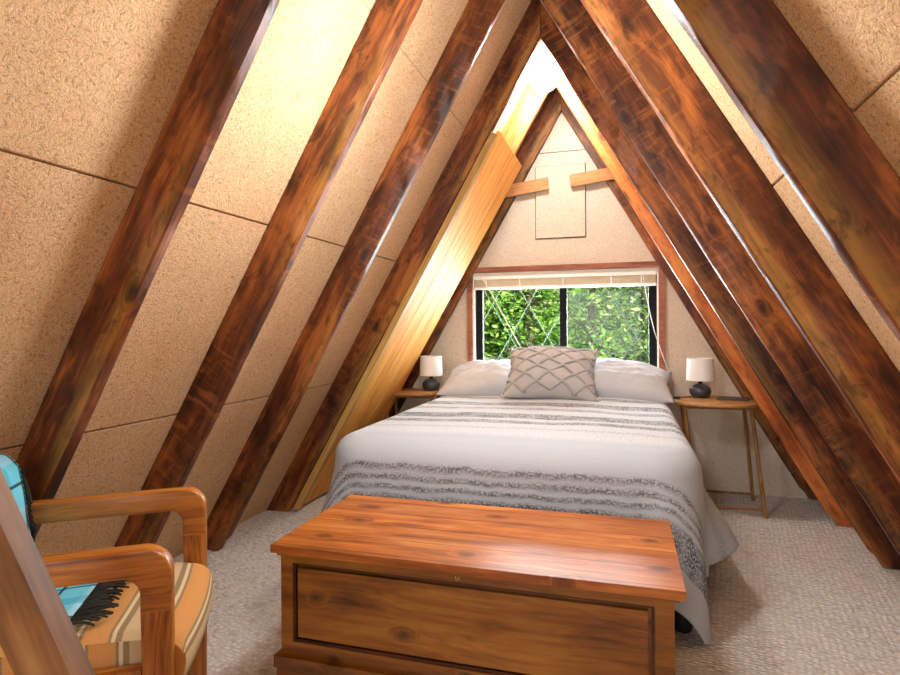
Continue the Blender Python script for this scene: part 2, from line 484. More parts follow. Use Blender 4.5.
def leaf_mat():
    t = NT('sunlit_leaves')
    g = t.n('NewGeometry')
    c = t.ramp(g.outputs['Random Per Island'], [(0, srgb(40,78,28)), (.35, srgb(96,150,52)), (.7, srgb(164,206,88)), (1, srgb(216,236,150))])
    d = t.n('BsdfDiffuse'); t.l(c, d.inputs[0]); tr = t.n('BsdfTranslucent'); t.l(c, tr.inputs[0])
    mx = t.n('MixShader'); mx.inputs[0].default_value = .45
    t.l(d.outputs[0], mx.inputs[1]); t.l(tr.outputs[0], mx.inputs[2]); t.l(mx.outputs[0], t.out.inputs[0])
    return t.m
M['leaf'] = leaf_mat()
M['bark'] = wood('tree_bark', srgb(48,42,34), srgb(86,78,64), srgb(130,122,104), 'Z', .5, .9, .2, .5, .1, bump=.6)
def ground_mat():
    t = NT('forest_floor'); co = t.coords('Object')
    t.principled(t.ramp(t.noise(co, 3, 5), [(.35, srgb(44,54,26)), (.65, srgb(84,104,48))]), .95, .1)
    return t.m
M['ground'] = ground_mat()

# ------------------------------------------------------------------ the A-frame
XC, W, DEP, TH = -0.408, 1.525, 0.143, 0.038
RY = [1.248, 1.850, 2.461, 3.099, 3.683, 4.195]      # near faces of the rafter pairs
YB = 4.235                                            # back gable, inside face
YF = -2.30                                            # gable behind the camera
ZAP = W*R3

def slope_frame(side, y):
    """local u = up the slope, v = outward (depth), w = u x v"""
    u = V(-side*.5, 0, R3/2); v = V(side*R3/2, 0, .5); w = u.cross(v)
    Mx = Matrix((u, v, w)).transposed().to_4x4()
    Mx.translation = V(XC + side*W, y, 0)
    return Mx

# floor
OUT = DEP*2/R3
xl, xr = XC-W-OUT, XC+W+OUT
tag(MB().box((xl-.1, YF-.1, -.12), (xr+.1, YB+.12, 0)).build('floor', M['carpet']), kind='structure', label='grey-beige looped berber carpet across the loft floor')

# sloping roof boards (left and right walls) in strips with open joints, over a solid backing
def roof_side(side, joints, name):
    m = MB()
    Mx = slope_frame(side, 0)
    y0, y1 = YF, YB+.10
    ws = -1 if side < 0 else 1     # local w is +y for the right side, -y for the left
    ulim = lambda v, top: (2*W + R3*v) if top else -v/R3
    cuts = [None] + [z/(R3/2) for z in joints] + [None]
    for a, b in zip(cuts[:-1], cuts[1:]):
        pts = []
        for v in (DEP, DEP+.03):
            ua = ulim(v, False) if a is None else a - v/R3 + .003
            ub = ulim(v, True) - .002 if b is None else b - v/R3 - .003
            pts.append((ua, ub))
        poly = [(pts[0][0], DEP), (pts[0][1], DEP), (pts[1][1], DEP+.03), (pts[1][0], DEP+.03)]
        m.prism(poly, lambda p, q, d: Mx @ V(p, q, ws*d), y0, y1, .002, 1)
    o = m.build(name, M['board'])
    tag(o, kind='structure', label='sloping tan wood-wool boards of the %s side of the A-frame' % ('left' if side < 0 else 'right'))
    b = MB()
    v0, v1 = DEP+.0302, DEP+.12
    poly = [(ulim(v0, False), v0), (ulim(v0, True)+.0, v0), (ulim(v1, True), v1), (ulim(v1, False), v1)]
    b.prism(poly, lambda p, q, d: Mx @ V(p, q, ws*d), y0, y1)
    b.build('backing', M['gap'], o)
roof_side(-1, [.785, 1.490, 2.205], 'wall_left')
roof_side(1, [.80, 1.510, 2.215], 'wall_right')

# rafters
def rafter(side, y, label, seed, mat='rafter'):
    m = MB()
    ws = -1 if side < 0 else 1
    rnd = random.Random(seed)
    N = 70
    bv = .004
    cs = [(bv,0),(DEP-bv,0),(DEP,bv),(DEP,TH-bv),(DEP-bv,TH),(bv,TH),(0,TH-bv),(0,bv)]
    rows = []
    off = Vector((rnd.uniform(0,50), rnd.uniform(0,50), 0))
    for i in range(N+1):
        t = i/N
        row = []
        for k, (v, w) in enumerate(cs):
            u0 = -v/R3; u1 = 2*W + R3*v - .002
            if v < .02:
                u0 = -v/R3 + .0
            u = u0 + (u1-u0)*t
            nz = noise.noise(V(u*7, k*3.1, 0)+off)*.0022 + noise.noise(V(u*2, k, 9)+off)*.003
            vv = v + (nz if v < .02 else 0)
            ww = w + (noise.noise(V(u*3, 4, 0)+off)*.0015)
            # worn lower corner at the foot
            if v < .02 and t < .02: vv += .012
            row.append(V(u, vv, ws*ww))
        rows.append(row)
    n = len(cs)
    vs = [m.bm.verts.new(p) for r in rows for p in r]
    for i in range(N):
        for k in range(n):
            m.bm.faces.new([vs[i*n+k], vs[i*n+(k+1) % n], vs[(i+1)*n+(k+1) % n], vs[(i+1)*n+k]])
    m.bm.faces.new(vs[:n][::-1]); m.bm.faces.new(vs[-n:])
    bmesh.ops.recalc_face_normals(m.bm, faces=m.bm.faces[:])
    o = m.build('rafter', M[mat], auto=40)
    o.matrix_world = slope_frame(side, y)
    tag(o, label, 'rafter', 'dark-stained sloping rafters of the A-frame')
    return o

RL = ['dark-stained rafter behind the striped armchair, first on the left slope',
      'dark rafter rising behind the armchair\'s far arm, second on the left slope',
      'dark rafter on the left slope whose foot stands bare between armchair and chest',
      'reddish rafter on the left slope directly beside the golden pine boards',
      'rafter on the left slope mostly hidden behind the golden pine boards',
      'dark rafter flat against the back wall, between window and pine boards']
RR = ['big knotty golden-brown rafter cutting across the top right corner of the photo',
      'second rafter of the right slope, with tan board showing beyond its outer edge',
      'rafter third from the camera on the right slope, olive sapwood and painted light along its edge',
      'reddish-brown rafter on the right slope whose foot meets the open carpet',
      'bright orange rafter on the right slope in front of the right bedside table',
      'thin dark rafter strip against the back wall, right of the window']
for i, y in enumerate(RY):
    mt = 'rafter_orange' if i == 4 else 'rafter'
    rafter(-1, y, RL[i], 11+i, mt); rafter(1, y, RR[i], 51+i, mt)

# back gable wall with window and hatch openings
WX0, WX1, WZ0, WZ1 = -1.072, .236, .735, 1.512      # window opening
HX0, HX1, HZ0, HZ1 = -.603, -.243, 1.742, 2.268     # hatch opening
def halfw(z): return W + OUT - z/R3
def gable(name, y0, y1, holes, mat, seams=()):
    m = MB()
    zs = sorted({0.0, ZAP+2*DEP} | {h[2] for h in holes} | {h[3] for h in holes} | set(seams))
    for a, b in zip(zs[:-1], zs[1:]):
        a2 = a + (.003 if a in seams else 0); b2 = b - (.003 if b in seams else 0)
        act = [h for h in holes if h[2] <= a+1e-6 and h[3] >= b-1e-6]
        xs = []
        left = [(XC-halfw(a2), a2), (XC-halfw(b2), b2)]
        right = [(XC+halfw(a2), a2), (XC+halfw(b2), b2)]
        edges = [left] + [e for h in act for e in ([(h[0], a2), (h[0], b2)], [(h[1], a2), (h[1], b2)])] + [right]
        for i in range(0, len(edges), 2):
            l, r = edges[i], edges[i+1]
            poly = [l[0], r[0], r[1], l[1]]
            if abs(poly[2][0]-poly[3][0]) < 1e-5: poly = poly[:3]
            m.prism(poly, lambda p, q, d: V(p, d, q), y0, y1)
    return tag(m.build(name, mat), kind='structure')
wb = gable('wall_back', YB, YB+.10, [(WX0, WX1, WZ0, WZ1), (HX0, HX1, HZ0, HZ1)], M['board_back'], (2.362,))
wb['label'] = 'pale wood-wool gable wall behind the bed'
MB().box((XC-.6, YB+.101, 1.62), (XC+.6, YB+.12, 2.5)).build('backing', M['gap'], wb)
wf = gable('wall_front', YF-.10, YF, [(XC-.75, XC+.75, .55, 1.75)], M['board_back'])  # unseen gable; its opening is added to let light in
wf['label'] = 'gable wall behind the camera with an opening added for fill light'

# hatch panel and the two cleats that hold it
tag(MB().box((HX0+.006, YB-.014, HZ0+.006), (HX1-.006, YB+.02, HZ1-.006), bev=.002).build('hatch_panel', M['board_back']),
    'pale square-cut hatch panel set in the gable wall above the window', 'hatch')
def cleat(c, ang, L, label):
    Mx = Matrix.Translation(c) @ Matrix.Rotation(ang, 4, 'Y')
    m = MB().box((-L/2, -.010, -.042), (L/2, .010, .042), None, .002)
    o = m.build('wooden_cleat', M['cleat']); o.matrix_world = Mx
    tag(o, label, 'cleat', 'wooden cleats across the hatch panel')
cleat(V(-.655, 4.182, 2.112), -.12, .31, 'short tan wooden cleat overlapping the left side of the hatch panel')
cleat(V(-.200, 4.182, 2.150), -.11, .30, 'short tan wooden cleat overlapping the right side of the hatch panel')

# small metal plate on the last left rafter
_m = MB(); _f = slope_frame(-1, RY[5])
_u = 1.238/(R3/2)
tag(_m.box((_u-.065, .045, .002), (_u+.065, .075, .006), _f, .001).build('metal_plate', M['metal']), 'small blue-grey metal plate screwed to the dark rafter beside the window', 'plate')

# golden pine boards lining the left slope by the bed
pp = thing('pine_board_panel', slope_frame(-1, 3.2).translation, 'smooth golden pine boards lining the left slope beside the bed', 'panelling')
def slope_piece(name, y0, y1, top0, top1, v0, v1, mat, parent, u0=.02, bev=.003):
    Mx = slope_frame(-1, 0)
    m = MB()
    def P(u, v, y): return Mx @ V(u, v, -y)
    vs = []
    for v in (v0, v1):
        for y, top in ((y0, top0), (y1, top1)):
            vs.append((u0 - v/R3, v, y)); vs.append((top, v, y))
    vv, fs = m._merge([P(*p) for p in vs], [(0,1,3,2),(4,6,7,5),(0,4,5,1),(2,3,7,6),(0,2,6,4),(1,5,7,3)])
    bmesh.ops.recalc_face_normals(m.bm, faces=fs)
    m.bevel(fs, bev, 2)
    return m
# the boards are built in the slope's own frame so that the grain follows them
ppM = slope_frame(-1, 0)
edges_y = [3.178, 3.372, 3.55, 3.725, 3.915]
for k in range(4):
    a, b = edges_y[k], edges_y[k+1]
    m = slope_piece('plank', a+.0015, b-.0015, 2.545-.0*(k), 2.545, -.020, -.0005, None, None)
    bmesh.ops.transform(m.bm, matrix=ppM.inverted(), verts=m.bm.verts)
    me = bpy.data.meshes.new('plank'); m.bm.normal_update(); m.bm.to_mesh(me); m.bm.free(); me.materials.append(M['pine'])
    o = link(bpy.data.objects.new('plank', me), pp)
    o.matrix_local = Matrix.Translation(-pp.location) @ ppM
m = slope_piece('batten', 3.102, 3.150, 2.51, 2.51, -.038, -.0006, None, None)
bmesh.ops.transform(m.bm, matrix=ppM.inverted(), verts=m.bm.verts)
me = bpy.data.meshes.new('edge_batten'); m.bm.normal_update(); m.bm.to_mesh(me); m.bm.free(); me.materials.append(M['pine_edge'])
o = link(bpy.data.objects.new('edge_batten', me), pp); o.matrix_local = Matrix.Translation(-pp.location) @ ppM

# ------------------------------------------------------------------ window
win = thing('window_1', V((WX0+WX1)/2, YB, WZ0), 'black-framed sliding window over the bed with diamond lattice', 'window', kind='structure')
yi = YB-.001
cas = MB()
cw = .040
cas.box((WX0-cw, yi-.022, WZ0-.05), (WX0, yi, WZ1), bev=.002)
cas.box((WX1, yi-.022, WZ0-.05), (WX1+cw, yi, WZ1), bev=.002)
cas.box((WX0-cw-.10, yi-.024, WZ1), (WX1+cw, yi, WZ1+cw), bev=.002)
cas.build('window_casing', M['redwood'], win)
MB().box((WX0-.06, yi-.05, WZ0-.03), (WX1+.06, yi, WZ0-.001), bev=.003).build('sill', M['redwood'], win)
lin = MB()
lin.box((WX0, YB+.002, WZ0), (WX0+.009, YB+.10, WZ1)); lin.box((WX1-.009, YB+.002, WZ0), (WX1, YB+.10, WZ1))
lin.box((WX0+.009, YB+.002, WZ1-.018), (WX1-.009, YB+.10, WZ1)); lin.box((WX0+.009, YB+.002, WZ0), (WX1-.009, YB+.10, WZ0+.018))
lin.build('jamb_liner', M['white'], win)
a0, a1, b0, b1 = WX0+.010, WX1-.010, WZ0+.019, WZ1-.019
fr = MB()
yA, yB_ = YB+.045, YB+.085
fr.box((a0, yA, b0), (a0+.052, yB_, b1)); fr.box((a1-.052, yA, b0), (a1, yB_, b1))
fr.box((a0+.052, yA, b1-.045), (a1-.052, yB_, b1)); fr.box((a0+.052, yA, b0), (a1-.052, yB_, b0+.045))
fr.box((-.436, yA-.006, b0+.045), (-.386, yB_, b1-.045))
fr.build('frame', M['black'], win)
for (p0, p1) in ((a0+.052, -.436), (-.386, a1-.052)):
    MB().box((p0, yA+.018, b0+.045), (p1, yA+.023, b1-.045)).build('pane', M['glass'], win)
MB().box((-.386, yA+.034, b0+.045), (a1-.052, yA+.0345, b1-.045)).build('insect_screen', M['screen'], win)
# diamond lattice behind each pane
def lattice(x0, x1, yy, r):
    m = MB()
    z0, z1 = b0+.045, b1-.045
    sl = 1.74; step = .275
    for sgn in (1, -1):
        c = -3.0
        while c < 3.0:
            # line z = z0 + sgn*sl*(x - xc0)
            xs = x0 + .04 + c
            pts = []
            t0, t1 = sorted(((0 if sgn > 0 else 0), (z1-z0)/sl))
            xa, xb = xs, xs + sgn*(z1-z0)/sl
            # clip to pane
            def clip(xa, za, xb, zb):
                lo, hi = 0.0, 1.0
                dx = xb-xa
                for lim, s in ((x0, 1), (x1, -1)):
                    fa, fb = s*(xa-lim), s*(xb-lim)
                    if fa < 0 and fb < 0: return None
                    if fa < 0: lo = max(lo, fa/(fa-fb))
                    elif fb < 0: hi = min(hi, fa/(fa-fb))
                if hi-lo < .02: return None
                f = lambda k: (xa+dx*k, za+(zb-za)*k)
                return f(lo), f(hi)
            q = clip(xa, z0, xb, z1)
            if q:
                (p, z), (p2, z2) = q
                m.tube([(p, yy+(.004*sgn), z), (p2, yy+(.004*sgn), z2)], r, 6)
            c += step
    return m
lattice(a0+.054, -.438, yA+.031, .0046).build('lattice', M['muntin'], win)
lattice(-.384, a1-.054, yB_+.006, .005).build('lattice', M['muntin'], win)

# raised blind under the window head
bl = thing('window_blind', V((WX0+WX1)/2, YB+.02, 1.49), 'tan slatted blind drawn right up at the top of the window', 'blind')
bx0, bx1 = WX0+.012, WX1-.012
MB().box((bx0, YB-.004, 1.462), (bx1, YB+.040, 1.493), bev=.003).build('headrail', M['white'], bl)
sl_ = MB()
zz = 1.4595
for k in range(9):
    sl_.box((bx0+.004, YB+.000, zz-.0042), (bx1-.004, YB+.036, zz), bev=.001, seg=1); zz -= .0058
sl_.build('slats', M['blind'], bl)
MB().box((bx0+.002, YB-.001, zz-.018), (bx1-.002, YB+.037, zz-.001), bev=.003).build('bottom_rail', M['white'], bl)
for px in (bx0+.09, bx0+.34, XC+.0, bx1-.30, bx1-.10):
    MB().box((px-.004, YB-.0055, zz-.015), (px+.004, YB-.0035, 1.470)).build('ladder_tape', M['cord'], bl)
MB().tube([(-1.00, YB-.012, 1.475), (-.93, YB-.02, 1.36), (-.82, YB-.03, 1.16), (-.72, YB-.04, .98)], .0042, 6).build('cord', M['cord'], bl)
MB().tube([(.135, YB-.008, 1.47), (.150, YB-.012, 1.36), (.175, YB-.014, 1.22), (.205, YB-.02, 1.08), (.25, YB-.04, .93), (.295, YB-.05, .80)], .0030, 6).build('cord', M['cord'], bl)

# ------------------------------------------------------------------ ceiling globe light
gl = thing('ceiling_light', V(XC-.017, 3.40, 2.86), 'glowing round globe light hanging in the ridge over the bed', 'ceiling light')
MB().lathe((XC-.017, 3.40, 0), [(0, 2.80), (.055, 2.80), (.06, 2.79), (.06, 2.705), (.045, 2.67), (.045, 2.64), (0, 2.64)], 24).build('fitter', M['white'], gl, auto=40)
prof = [(.0, 2.475)] + [(.088*math.sin(PI*k/24), 2.563-.088*math.cos(PI*k/24)) for k in range(1, 24)] + [(0, 2.651)]
MB().lathe((XC-.017, 3.40, 0), prof, 32).build('globe', M['globe'], gl, smooth=True)

# ------------------------------------------------------------------ bed
BX0, BX1, BY0, BY1, BT = -1.212, .268, 2.215, 4.21, .622
bed = thing('bed', V((BX0+BX1)/2, (BY0+BY1)/2, 0), 'double bed with its mattress under the striped grey spread', 'bed')
fb = MB()
fb.box((BX0+.04, BY0+.06, .16), (BX1-.04, BY1-.01, .20), bev=.004)
fb.build('bed_frame', M['black_plastic'], bed)
for x in (BX0+.12, BX1-.065):
    for y in (BY0+.075, BY1-.15):
        MB().lathe((x, y, 0), [(0, 0), (.028, 0), (.034, .01), (.034, .06), (.024, .08), (.02, .16), (0, .16)], 20).build('leg', M['black_plastic'], bed, auto=40)
def rounded(x0, y0, x1, y1, r):
    pts = []
    for cx, cy, a0 in ((x1-r, y1-.03, 0), (x0+r, y1-.03, 90), (x0+r, y0+r, 180), (x1-r, y0+r, 270)):
        q = .03 if cy == y1-.03 else r
        cx2 = cx if q == r else (x1-q if cx == x1-r else x0+q)
        for k in range(9):
            a = math.radians(a0 + 90*k/8); pts.append((cx2+q*math.cos(a), cy+q*math.sin(a)))
    return pts
MB().prism(rounded(BX0+.06, BY0+.06, BX1-.06, BY1, .12), lambda a, b, d: V(a, b, d), .20, .37, .015, 2, 60).build('box_spring', M['mattress'], bed, auto=50)
MB().prism(rounded(BX0+.04, BY0+.04, BX1-.04, BY1, .14), lambda a, b, d: V(a, b, d), .371, BT-.004, .05, 4, 60).build('mattress', M['mattress'], bed, auto=50)

# bedspread: a rectangle of cloth laid on the mattress and falling over three sides
def lerp_tab(tab, x):
    if x <= tab[0][0]: return tab[0][1]
    for (a, fa), (b, fb_) in zip(tab[:-1], tab[1:]):
        if x <= b:
            k = (x-a)/(b-a); k = k*k*(3-2*k)
            return fa + (fb_-fa)*k
    return tab[-1][1]
ST = .642                        # cloth height on top of the mattress
rr = .085                        # roll-over radius
hw = (BX1-BX0)/2 + .010 - rr
xm = (BX0+BX1)/2
yfoot = BY0 - .010 + rr          # where the foot starts to roll over
LS, LF = .53, .53
RC = .10
def flare_right(q):
    # q: distance up the side from the foot corner; negative round the corner
    return lerp_tab([(-.6, .04), (-.2, .03), (-.085, .20), (-.03, .05), (.06, .0), (.28, .44), (.5, .36), (.9, .28), (2, .20)], q)
def flare_left(q):
    return lerp_tab([(-.6, .04), (-.15, .08), (-.07, .24), (.05, .22), (2, .22)], q)
def cloth(s, t):
    sg = 1 if s > 0 else -1
    a_ = max(abs(s)-(hw-RC), 0); b_ = max(yfoot+RC-t, 0)
    dd = math.hypot(a_, b_)
    w = noise.noise(V(s*1.7, t*1.7, 3))*.012 + noise.noise(V(s*5, t*6, 8))*.005
    if dd <= RC:
        base = V(xm+s, t, ST)
        edge = min(1, max(0, (hw-abs(s))/.12), max(0, (t-yfoot)/.12))
        crown = .012*(1-(s/hw)**2)*edge
        return base + V(0, 0, crown + w*edge)
    d = dd - RC
    dirx, diry = sg*a_/dd, -b_/dd
    base = V(xm + max(-(hw-RC), min(hw-RC, s)) + dirx*RC, max(t, yfoot+RC) + diry*RC, ST)
    phi = math.atan2(b_, a_)
    if a_ > 0 and b_ > 0: q = -phi/(PI/2)*.15
    elif a_ > 0: q = t - yfoot - RC
    else: q = -.15 - (hw-RC-abs(s))
    k = flare_right(q) if sg > 0 else flare_left(q)
    arc = rr*PI/2
    if d < arc:
        o, z = rr*math.sin(d/rr), -rr*(1-math.cos(d/rr))
        e = 0
    else:
        e = d-arc
        fl = k*e*min(1.0, .35+e*2.2)
        wav = (noise.noise(V(s*2.3 if b_ > 0 else t*2.6, 5.5, sg))*.05)*min(1, e/.3)
        if b_ > 0 and a_ == 0: wav *= .35
        o = rr + fl + wav
        z = -rr - math.sqrt(max(.2, 1-min(.8, k*k)))*e
    zz = ST + z
    if zz < .022: zz = .022 + (zz-.022)*.05
    return V(base.x + dirx*o, base.y + diry*o, max(zz, .014)) + V(0, 0, w*.4 if d < arc else 0)
m = MB()
ss = [-(hw+LS) + i*(2*(hw+LS))/150 for i in range(151)]
ts = [yfoot-LF + j*(BY1-.02-yfoot+LF)/190 for j in range(191)]
rows = [[cloth(s, t) for s in ss] for t in ts]
uvs = [[(s, t) for s in ss] for t in ts]
m.grid(rows, uvs)
sp = m.build('bedspread', M['spread'], smooth=True)
sol = sp.modifiers.new('thickness', 'SOLIDIFY'); sol.thickness = .007; sol.offset = 1
tag(sp, 'white and grey spread with dark stripes covering the bed', 'bedspread')

# pillows
def pillow_mesh(w, d, h, seed, n=36, corner=.10, wr=.010, PW=.70):
    m = MB()
    top, bot = [], []
    rnd = random.Random(seed); off = V(rnd.uniform(0, 90), rnd.uniform(0, 90), 0)
    def P(a, b, sgn):
        x = w/2*a*(1-corner*(1-abs(b))*abs(a)**6*1.0*(1 - b*b)**.5)
        y = d/2*b*(1-corner*(1-abs(a))*abs(b)**6*(1 - a*a)**.5)
        th = ((1-abs(a)**2.6)*(1-abs(b)**2.6))
        th = max(th, 0)**PW
        z = sgn*h/2*th
        nz = noise.noise(V(a*2.2, b*2.2, sgn)+off)*wr*1.2 + noise.noise(V(a*3+b*7, b*4-a*5, sgn*3)+off)*wr*.8 - abs(noise.noise(V(a*9-b*5, b*7+a*3, sgn*5)+off))*wr*.6
        return V(x, y, z + nz*th)
    for i in range(n+1):
        b = -1+2*i/n
        top.append([P(-1+2*j/n, b, 1) for j in range(n+1)])
        bot.append([P(1-2*j/n, b, -1) for j in range(n+1)])
    m.grid(top); m.grid(bot)
    bmesh.ops.remove_doubles(m.bm, verts=m.bm.verts, dist=.0006)
    return m
def pillow(name, mat, w, d, h, seed, Mx, label, cat, group=None, **kw):
    m = pillow_mesh(w, d, h, seed, **kw)
    o = m.build(name, mat, smooth=True); o.matrix_world = Mx
    tag(o, label, cat, group); return o
def place(c, tilt, yaw, roll=0): return Matrix.Translation(c) @ Matrix.Rotation(yaw, 4, 'Z') @ Matrix.Rotation(tilt, 4, 'X') @ Matrix.Rotation(roll, 4, 'Y')
pillow('bed_pillow', M['pillow'], .74, .48, .24, 3, place(V(-.855, 3.985, .742), .30, .03, -.05), 'light grey bed pillow beside the lamp on the pine-board side', 'pillow', 'grey bed pillows', wr=.024)
pillow('bed_pillow', M['pillow'], .74, .48, .25, 5, place(V(-.062, 3.985, .748), .32, -.03, .08), 'light grey bed pillow beside the right bedside table', 'pillow', 'grey bed pillows', wr=.024)
# throw cushion with raised diamond tufting
cm_ = place(V(-.440, 3.755, .812), .74, .02, .03)
cu = thing('throw_cushion', cm_.translation, 'taupe throw cushion with raised diamond pattern in the middle of the bed', 'cushion')
CW, CD, CH = .58, .43, .24
pm = pillow_mesh(CW, CD, CH, 9, n=40, corner=.12, wr=.010)
def ctop(a, b):
    th = max((1-abs(a)**2.6)*(1-abs(b)**2.6), 0)**.70
    return V(CW/2*a*(1-.12*(1-abs(b))*abs(a)**6*(1-b*b)**.5), CD/2*b*(1-.12*(1-abs(a))*abs(b)**6*(1-a*a)**.5), CH/2*th)
bmesh.ops.transform(pm.bm, matrix=cm_, verts=pm.bm.verts)
cov = pm.build('cushion_cover', M['cushion'], cu, smooth=True)
tf = MB()
for sgn in (1, -1):
    for c in [x*.50+.1 for x in range(-5, 5)]:
        pts = []
        for k in range(25):
            a = -.96+1.92*k/24
            b = c + sgn*a*.95 + .02*math.sin(k*1.3+c)
            if abs(b) < .95: pts.append(cm_ @ (ctop(a, b) + V(0, 0, .001)))
        if len(pts) > 3: tf.tube(pts, [.0095 + .002*math.sin(k*2.1) for k in range(len(pts))], 8)
tf.build('diamond_tufting', M['tuft'], cu, smooth=True)
for a, b in ((-.97, -.95), (.97, -.95), (.97, .95), (-.97, .95)):
    c = cm_ @ V(CW/2*a, CD/2*b, 0)
    tz = MB()
    for k in range(14):
        d = V(random.gauss(0, 1), random.gauss(0, 1), random.gauss(0, .7)).normalized()*.022
        tz.tube([c, c+d*.6, c+d], [.005, .006, .003], 5)
    tz.build('tassel', M['cushion'], cu, smooth=True)

# ------------------------------------------------------------------ bedside tables, lamps
def side_table(cx, cy, rx, ry, label, lean=.065):
    t = thing('side_table', V(cx, cy, 0), label, 'bedside table', 'oval wooden bedside tables')
    zt = .655
    n = 48
    out = []
    for k in range(n):
        a = 2*PI*k/n
        x, y = math.cos(a), math.sin(a)
        out.append((cx + rx*math.copysign(abs(x)**.8, x), cy + ry*math.copysign(abs(y)**.85, y)))
    MB().prism(out, lambda p, q, d: V(p, q, d), zt-.018, zt, .005, 2).build('tabletop', M['table'], t, auto=40)
    # four slim legs in two leaning pairs, low stretchers
    for sx in (-1, 1):
        for sy in (-1, 1):
            xt = cx + sx*rx*.74; yt = cy + sy*ry*.45
            yb = cy + sy*ry*.72 + .02
            MB().tube([(xt, yt, zt-.018), (xt+lean*.5, (yt+yb)/2, zt*.5), (xt+lean, yb, .006), (xt+lean, yb, 0)], .011, 10).build('leg', M['table_leg'], t, auto=50)
    for sy in (-1, 1):
        yb = cy + sy*ry*.70 + .02
        MB().tube([(cx-rx*.74+lean*.94, yb, .045), (cx+rx*.74+lean*.94, yb, .045)], .008, 10).build('stretcher', M['table_leg'], t, auto=50)
    ap = MB()
    for sy in (-1, 1):
        ap.box((cx-rx*.80, cy+sy*ry*.45-.009, zt-.042), (cx+rx*.80, cy+sy*ry*.45+.009, zt-.0182), bev=.003)
    ap.build('apron_rail', M['table_leg'], t)
    return t
side_table(.535, 3.885, .245, .235, 'oval wooden table to the right of the bed with slim leaning legs')
side_table(-1.452, 3.955, .225, .175, 'small wooden table squeezed between the pine boards and bed', .0)

def lamp(cx, cy, label, cordpts, zt=.655):
    t = thing('table_lamp', V(cx, cy, zt), label, 'lamp', 'small bedside lamps with dark round bases')
    MB().lathe((cx, cy, zt), [(0, 0), (.044, 0), (.050, .004), (.062, .022), (.066, .042), (.060, .062), (.044, .076), (.026, .083), (.018, .086), (0, .086)], 36).build('base', M['ceramic'], t, smooth=True)
    MB().lathe((cx, cy, zt), [(0, .0862), (.013, .0862), (.013, .118), (.009, .120), (.009, .15), (0, .15)], 18).build('neck', M['black_plastic'], t, auto=40)
    sh = MB().lathe((cx, cy, zt), [(.084, .108), (.078, .248), (.0755, .248), (.0815, .108), (.084, .108)], 40).build('lamp_shade', M['shade'], t, auto=50)
    MB().tube(cordpts, .0028, 6).build('cord', M['black_plastic'], t)
    return t
lamp(-1.335, 4.02, 'small lamp with white shade on the table beside the pine boards',
     [(-1.28, 4.005, .659), (-1.255, 3.985, .660), (-1.235, 3.965, .659)])
lamp(.470, 4.01, 'small lamp with white shade on the table right of the bed',
     [(.412, 3.985, .659), (.37, 3.95, .659), (.33, 3.905, .660), (.305, 3.89, .660)])
sw = MB().box((.296, 3.868, .6565), (.338, 3.892, .670), bev=.004).build('cord_switch', M['black_plastic'])
tag(sw, 'small black cord switch lying on the edge of the right bedside table', 'switch')
Mx = Matrix.Translation(V(.645, 3.93, .6555)) @ Matrix.Rotation(-.25, 4, 'Z')
bk = MB().box((-.085, -.06, 0), (.085, .06, .010), Mx, .002).build('booklet', M['booklet'])
tag(bk, 'thin dark booklet lying flat beside the lamp on the right table', 'booklet')

# ------------------------------------------------------------------ cedar chest at the foot of the bed
CX0, CX1, CY0, CY1 = -1.010, .120, 1.568, 2.045
CZB, CZT = .100, .438
ch = thing('blanket_chest', V((CX0+CX1)/2, (CY0+CY1)/2, 0), 'long reddish cedar chest with panelled front at the foot of the bed', 'chest')
body = MB()
body.box((CX0, CY0+.020, CZB), (CX1, CY1, CZT-.001), bev=.003)
# front frame: stiles and rails standing proud of the sunk panel
px0, px1, pz0, pz1 = CX0+.040, CX1-.047, .158, .400
body.box((CX0, CY0, CZB), (px0, CY0+.0199, CZT-.001), bev=.003)
body.box((px1, CY0, CZB), (CX1, CY0+.0199, CZT-.001), bev=.003)
body.box((px0+.0002, CY0, pz1), (px1-.0002, CY0+.0199, CZT-.001), bev=.003)
body.box((px0+.0002, CY0, CZB), (px1-.0002, CY0+.0199, pz0), bev=.003)
body.build('body', M['cedar'], ch)
MB().box((px0+.016, CY0+.003, pz0+.016), (px1-.016, CY0+.0198, pz1-.016), bev=.008).build('front_panel', M['cedar'], ch)
mo = MB()
for (a, b) in (((px0, pz0), (px0+.008, pz1)), ((px1-.008, pz0), (px1, pz1)), ((px0+.008, pz1-.008), (px1-.008, pz1)), ((px0+.008, pz0), (px1-.008, pz0+.008))):
    mo.box((a[0]+.0003, CY0+.006, a[1]+.0003), (b[0]-.0003, CY0+.0196, b[1]-.0003), bev=.002)
mo.build('panel_moulding', M['cedar_dark'], ch)
# lid: rounded front nosing
lx0, lx1, ly0, ly1 = CX0-.013, CX1+.024, CY0-.036, CY1+.030
lid = MB()
lid.box((lx0, ly0, CZT), (lx1, ly1, .462), bev=.009, seg=4)
lid.build('lid', M['cedar_lid'], ch, auto=50)
# under-lid cove strip
MB().box((CX0-.006, CY0-.012, CZT-.016), (CX1+.012, CY0-.0005, CZT-.0005), bev=.006, seg=3).build('cove_strip', M['cedar'], ch)
